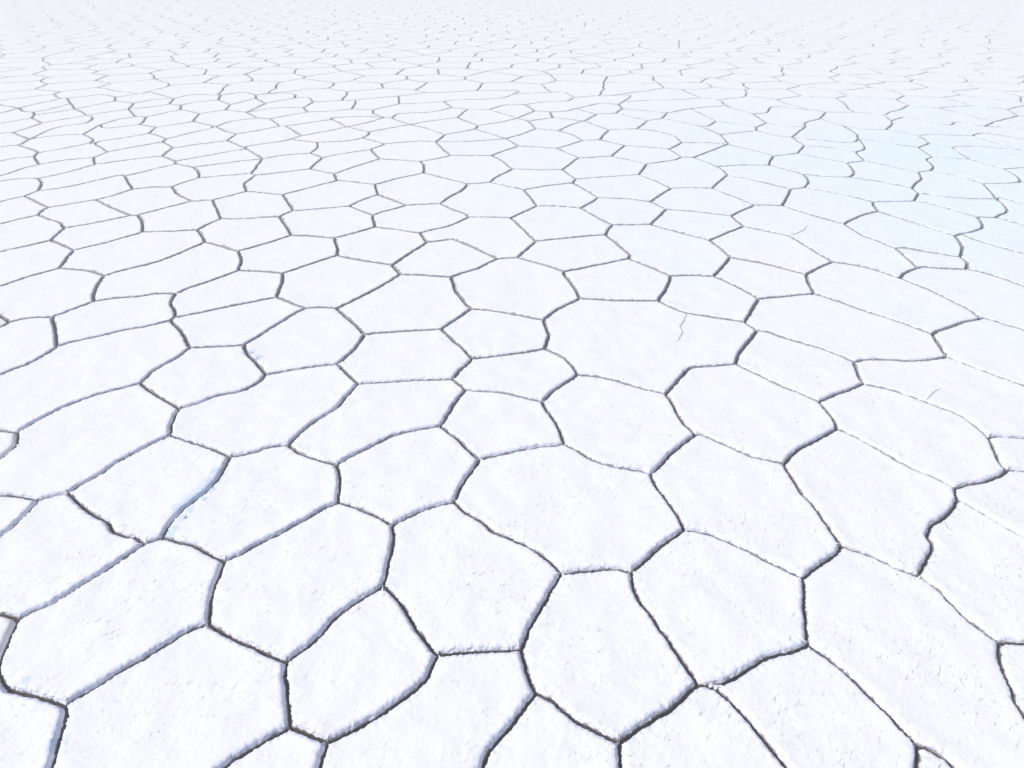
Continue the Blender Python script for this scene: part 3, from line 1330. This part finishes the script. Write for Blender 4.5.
# ------------------------------------------------------------------ salt lumps fallen into the cracks
def lump(name, px, py, r, z, seed, label, squash=.7):
    import bmesh
    bm = bmesh.new()
    bmesh.ops.create_icosphere(bm, subdivisions=3, radius=1)
    for v in bm.verts:
        c = v.co.copy()
        k = 1 + .35 * noise.noise(c * 1.4 + Vector((seed, 0, 0))) + .16 * noise.noise(c * 4 + Vector((0, seed, 0)))
        v.co = Vector((c.x * k * r, c.y * k * r * .8, c.z * k * r * squash))
    me = bpy.data.meshes.new(name); bm.to_mesh(me); bm.free()
    me.materials.append(M_RIM)
    me.polygons.foreach_set('use_smooth', [True] * len(me.polygons))
    o = add(name, me)
    x, y = ground(px, py)
    o.location = (x, y, z); o.rotation_euler = (0, 0, seed)
    o['label'] = label; o['category'] = 'salt lump'; o['group'] = 'loose salt lumps by the cracks'
for a in LUMPS:
    lump('salt_lump', *a)

# ------------------------------------------------------------------ ground: dark brine bed under the plates, open salt beyond
R = 1500.0
gv = [(-4.5, -2, -.09), (4.5, -2, -.09), (4.5 + .88 * (FAR - 2), FAR - 2, -.09), (-4.5 - .88 * (FAR - 2), FAR - 2, -.09)]
gv += [(x, y, -.004) for x, y, z in gv] + [(-R, -R, -.004), (R, -R, -.004), (R, R, -.004), (-R, R, -.004)]
gf = [(0, 1, 2, 3)]; gm = [1]
for i in range(4):
    j = (i + 1) % 4
    gf += [(i, j, 4 + j, 4 + i), (4 + i, 4 + j, 8 + j, 8 + i)]; gm += [1, 0]
gm2 = gm
o = add('ground', mesh('ground', gv, gf, [M_TOP, M_MUD], gm2, False))
o['kind'] = 'structure'; o['label'] = 'flat ground of the salt pan with dark brine bed in the cracks'; o['category'] = 'ground'

# ------------------------------------------------------------------ air
if HAZE > 0:
    hv = [(x, y, z) for z in (-1.1, 3.6) for x, y in ((-1600, -1600), (1600, -1600), (1600, 1600), (-1600, 1600))]
    hf = [(3, 2, 1, 0), (4, 5, 6, 7), (0, 1, 5, 4), (1, 2, 6, 5), (2, 3, 7, 6), (3, 0, 4, 7)]
    hm = bpy.data.materials.new('pale_air'); hm.use_nodes = True
    nt = hm.node_tree
    for n in list(nt.nodes): nt.nodes.remove(n)
    ho = nt.nodes.new('ShaderNodeOutputMaterial'); pv = nt.nodes.new('ShaderNodeVolumePrincipled')
    pv.inputs['Color'].default_value = (1, .985, .965, 1); pv.inputs['Density'].default_value = HAZE
    pv.inputs['Density Attribute'].default_value = ''
    nt.links.new(pv.outputs[0], ho.inputs['Volume'])
    o = add('haze', mesh('haze', hv, hf, [hm], None, False))
    o['kind'] = 'stuff'; o['label'] = 'pale bright haze over the far salt flat'; o['category'] = 'haze'

# ------------------------------------------------------------------ light, sky, camera
w = bpy.data.worlds.new('World'); S.world = w; w.use_nodes = True
nt = w.node_tree
bg = nt.nodes['Background']
sky = nt.nodes.new('ShaderNodeTexSky'); sky.sky_type = 'NISHITA'; sky.sun_disc = False
ELEV, AZ = math.radians(SUN_ELEV), math.radians(SUN_AZ)      # AZ: direction towards the sun, counter-clockwise from +x
sky.sun_elevation = ELEV; sky.sun_rotation = math.radians(90) - AZ
sky.air_density = 1.0; sky.dust_density = SKY_DUST; sky.altitude = 3600; sky.ozone_density = 2.5
nt.links.new(sky.outputs[0], bg.inputs[0]); bg.inputs[1].default_value = SKY_STRENGTH
sl = bpy.data.lights.new('sun', 'SUN'); sl.energy = SUN; sl.angle = math.radians(.5); sl.color = (1, .95, .885)
so = bpy.data.objects.new('sun', sl); C.objects.link(so)
d = Vector((math.cos(AZ) * math.cos(ELEV), math.sin(AZ) * math.cos(ELEV), math.sin(ELEV)))
so.rotation_euler = d.to_track_quat('Z', 'Y').to_euler(); so.location = (-20, -5, 30)
cd = bpy.data.cameras.new('camera'); co = bpy.data.objects.new('camera', cd); C.objects.link(co)
cd.sensor_width = 36; cd.lens = FPX / 1024 * 36; cd.clip_end = 5000; cd.clip_start = .05
co.location = (0, 0, H); co.rotation_euler = (math.pi / 2 - PITCH, 0, 0)
S.camera = co
S.view_settings.view_transform = 'Standard'; S.view_settings.look = 'None'
S.view_settings.exposure = EXPOSURE; S.view_settings.gamma = 1
S.view_settings.use_curve_mapping = False
S.render.engine = 'CYCLES'
S.cycles.use_denoising = True
S.cycles.max_bounces = 6; S.cycles.diffuse_bounces = 4; S.cycles.volume_bounces = 2
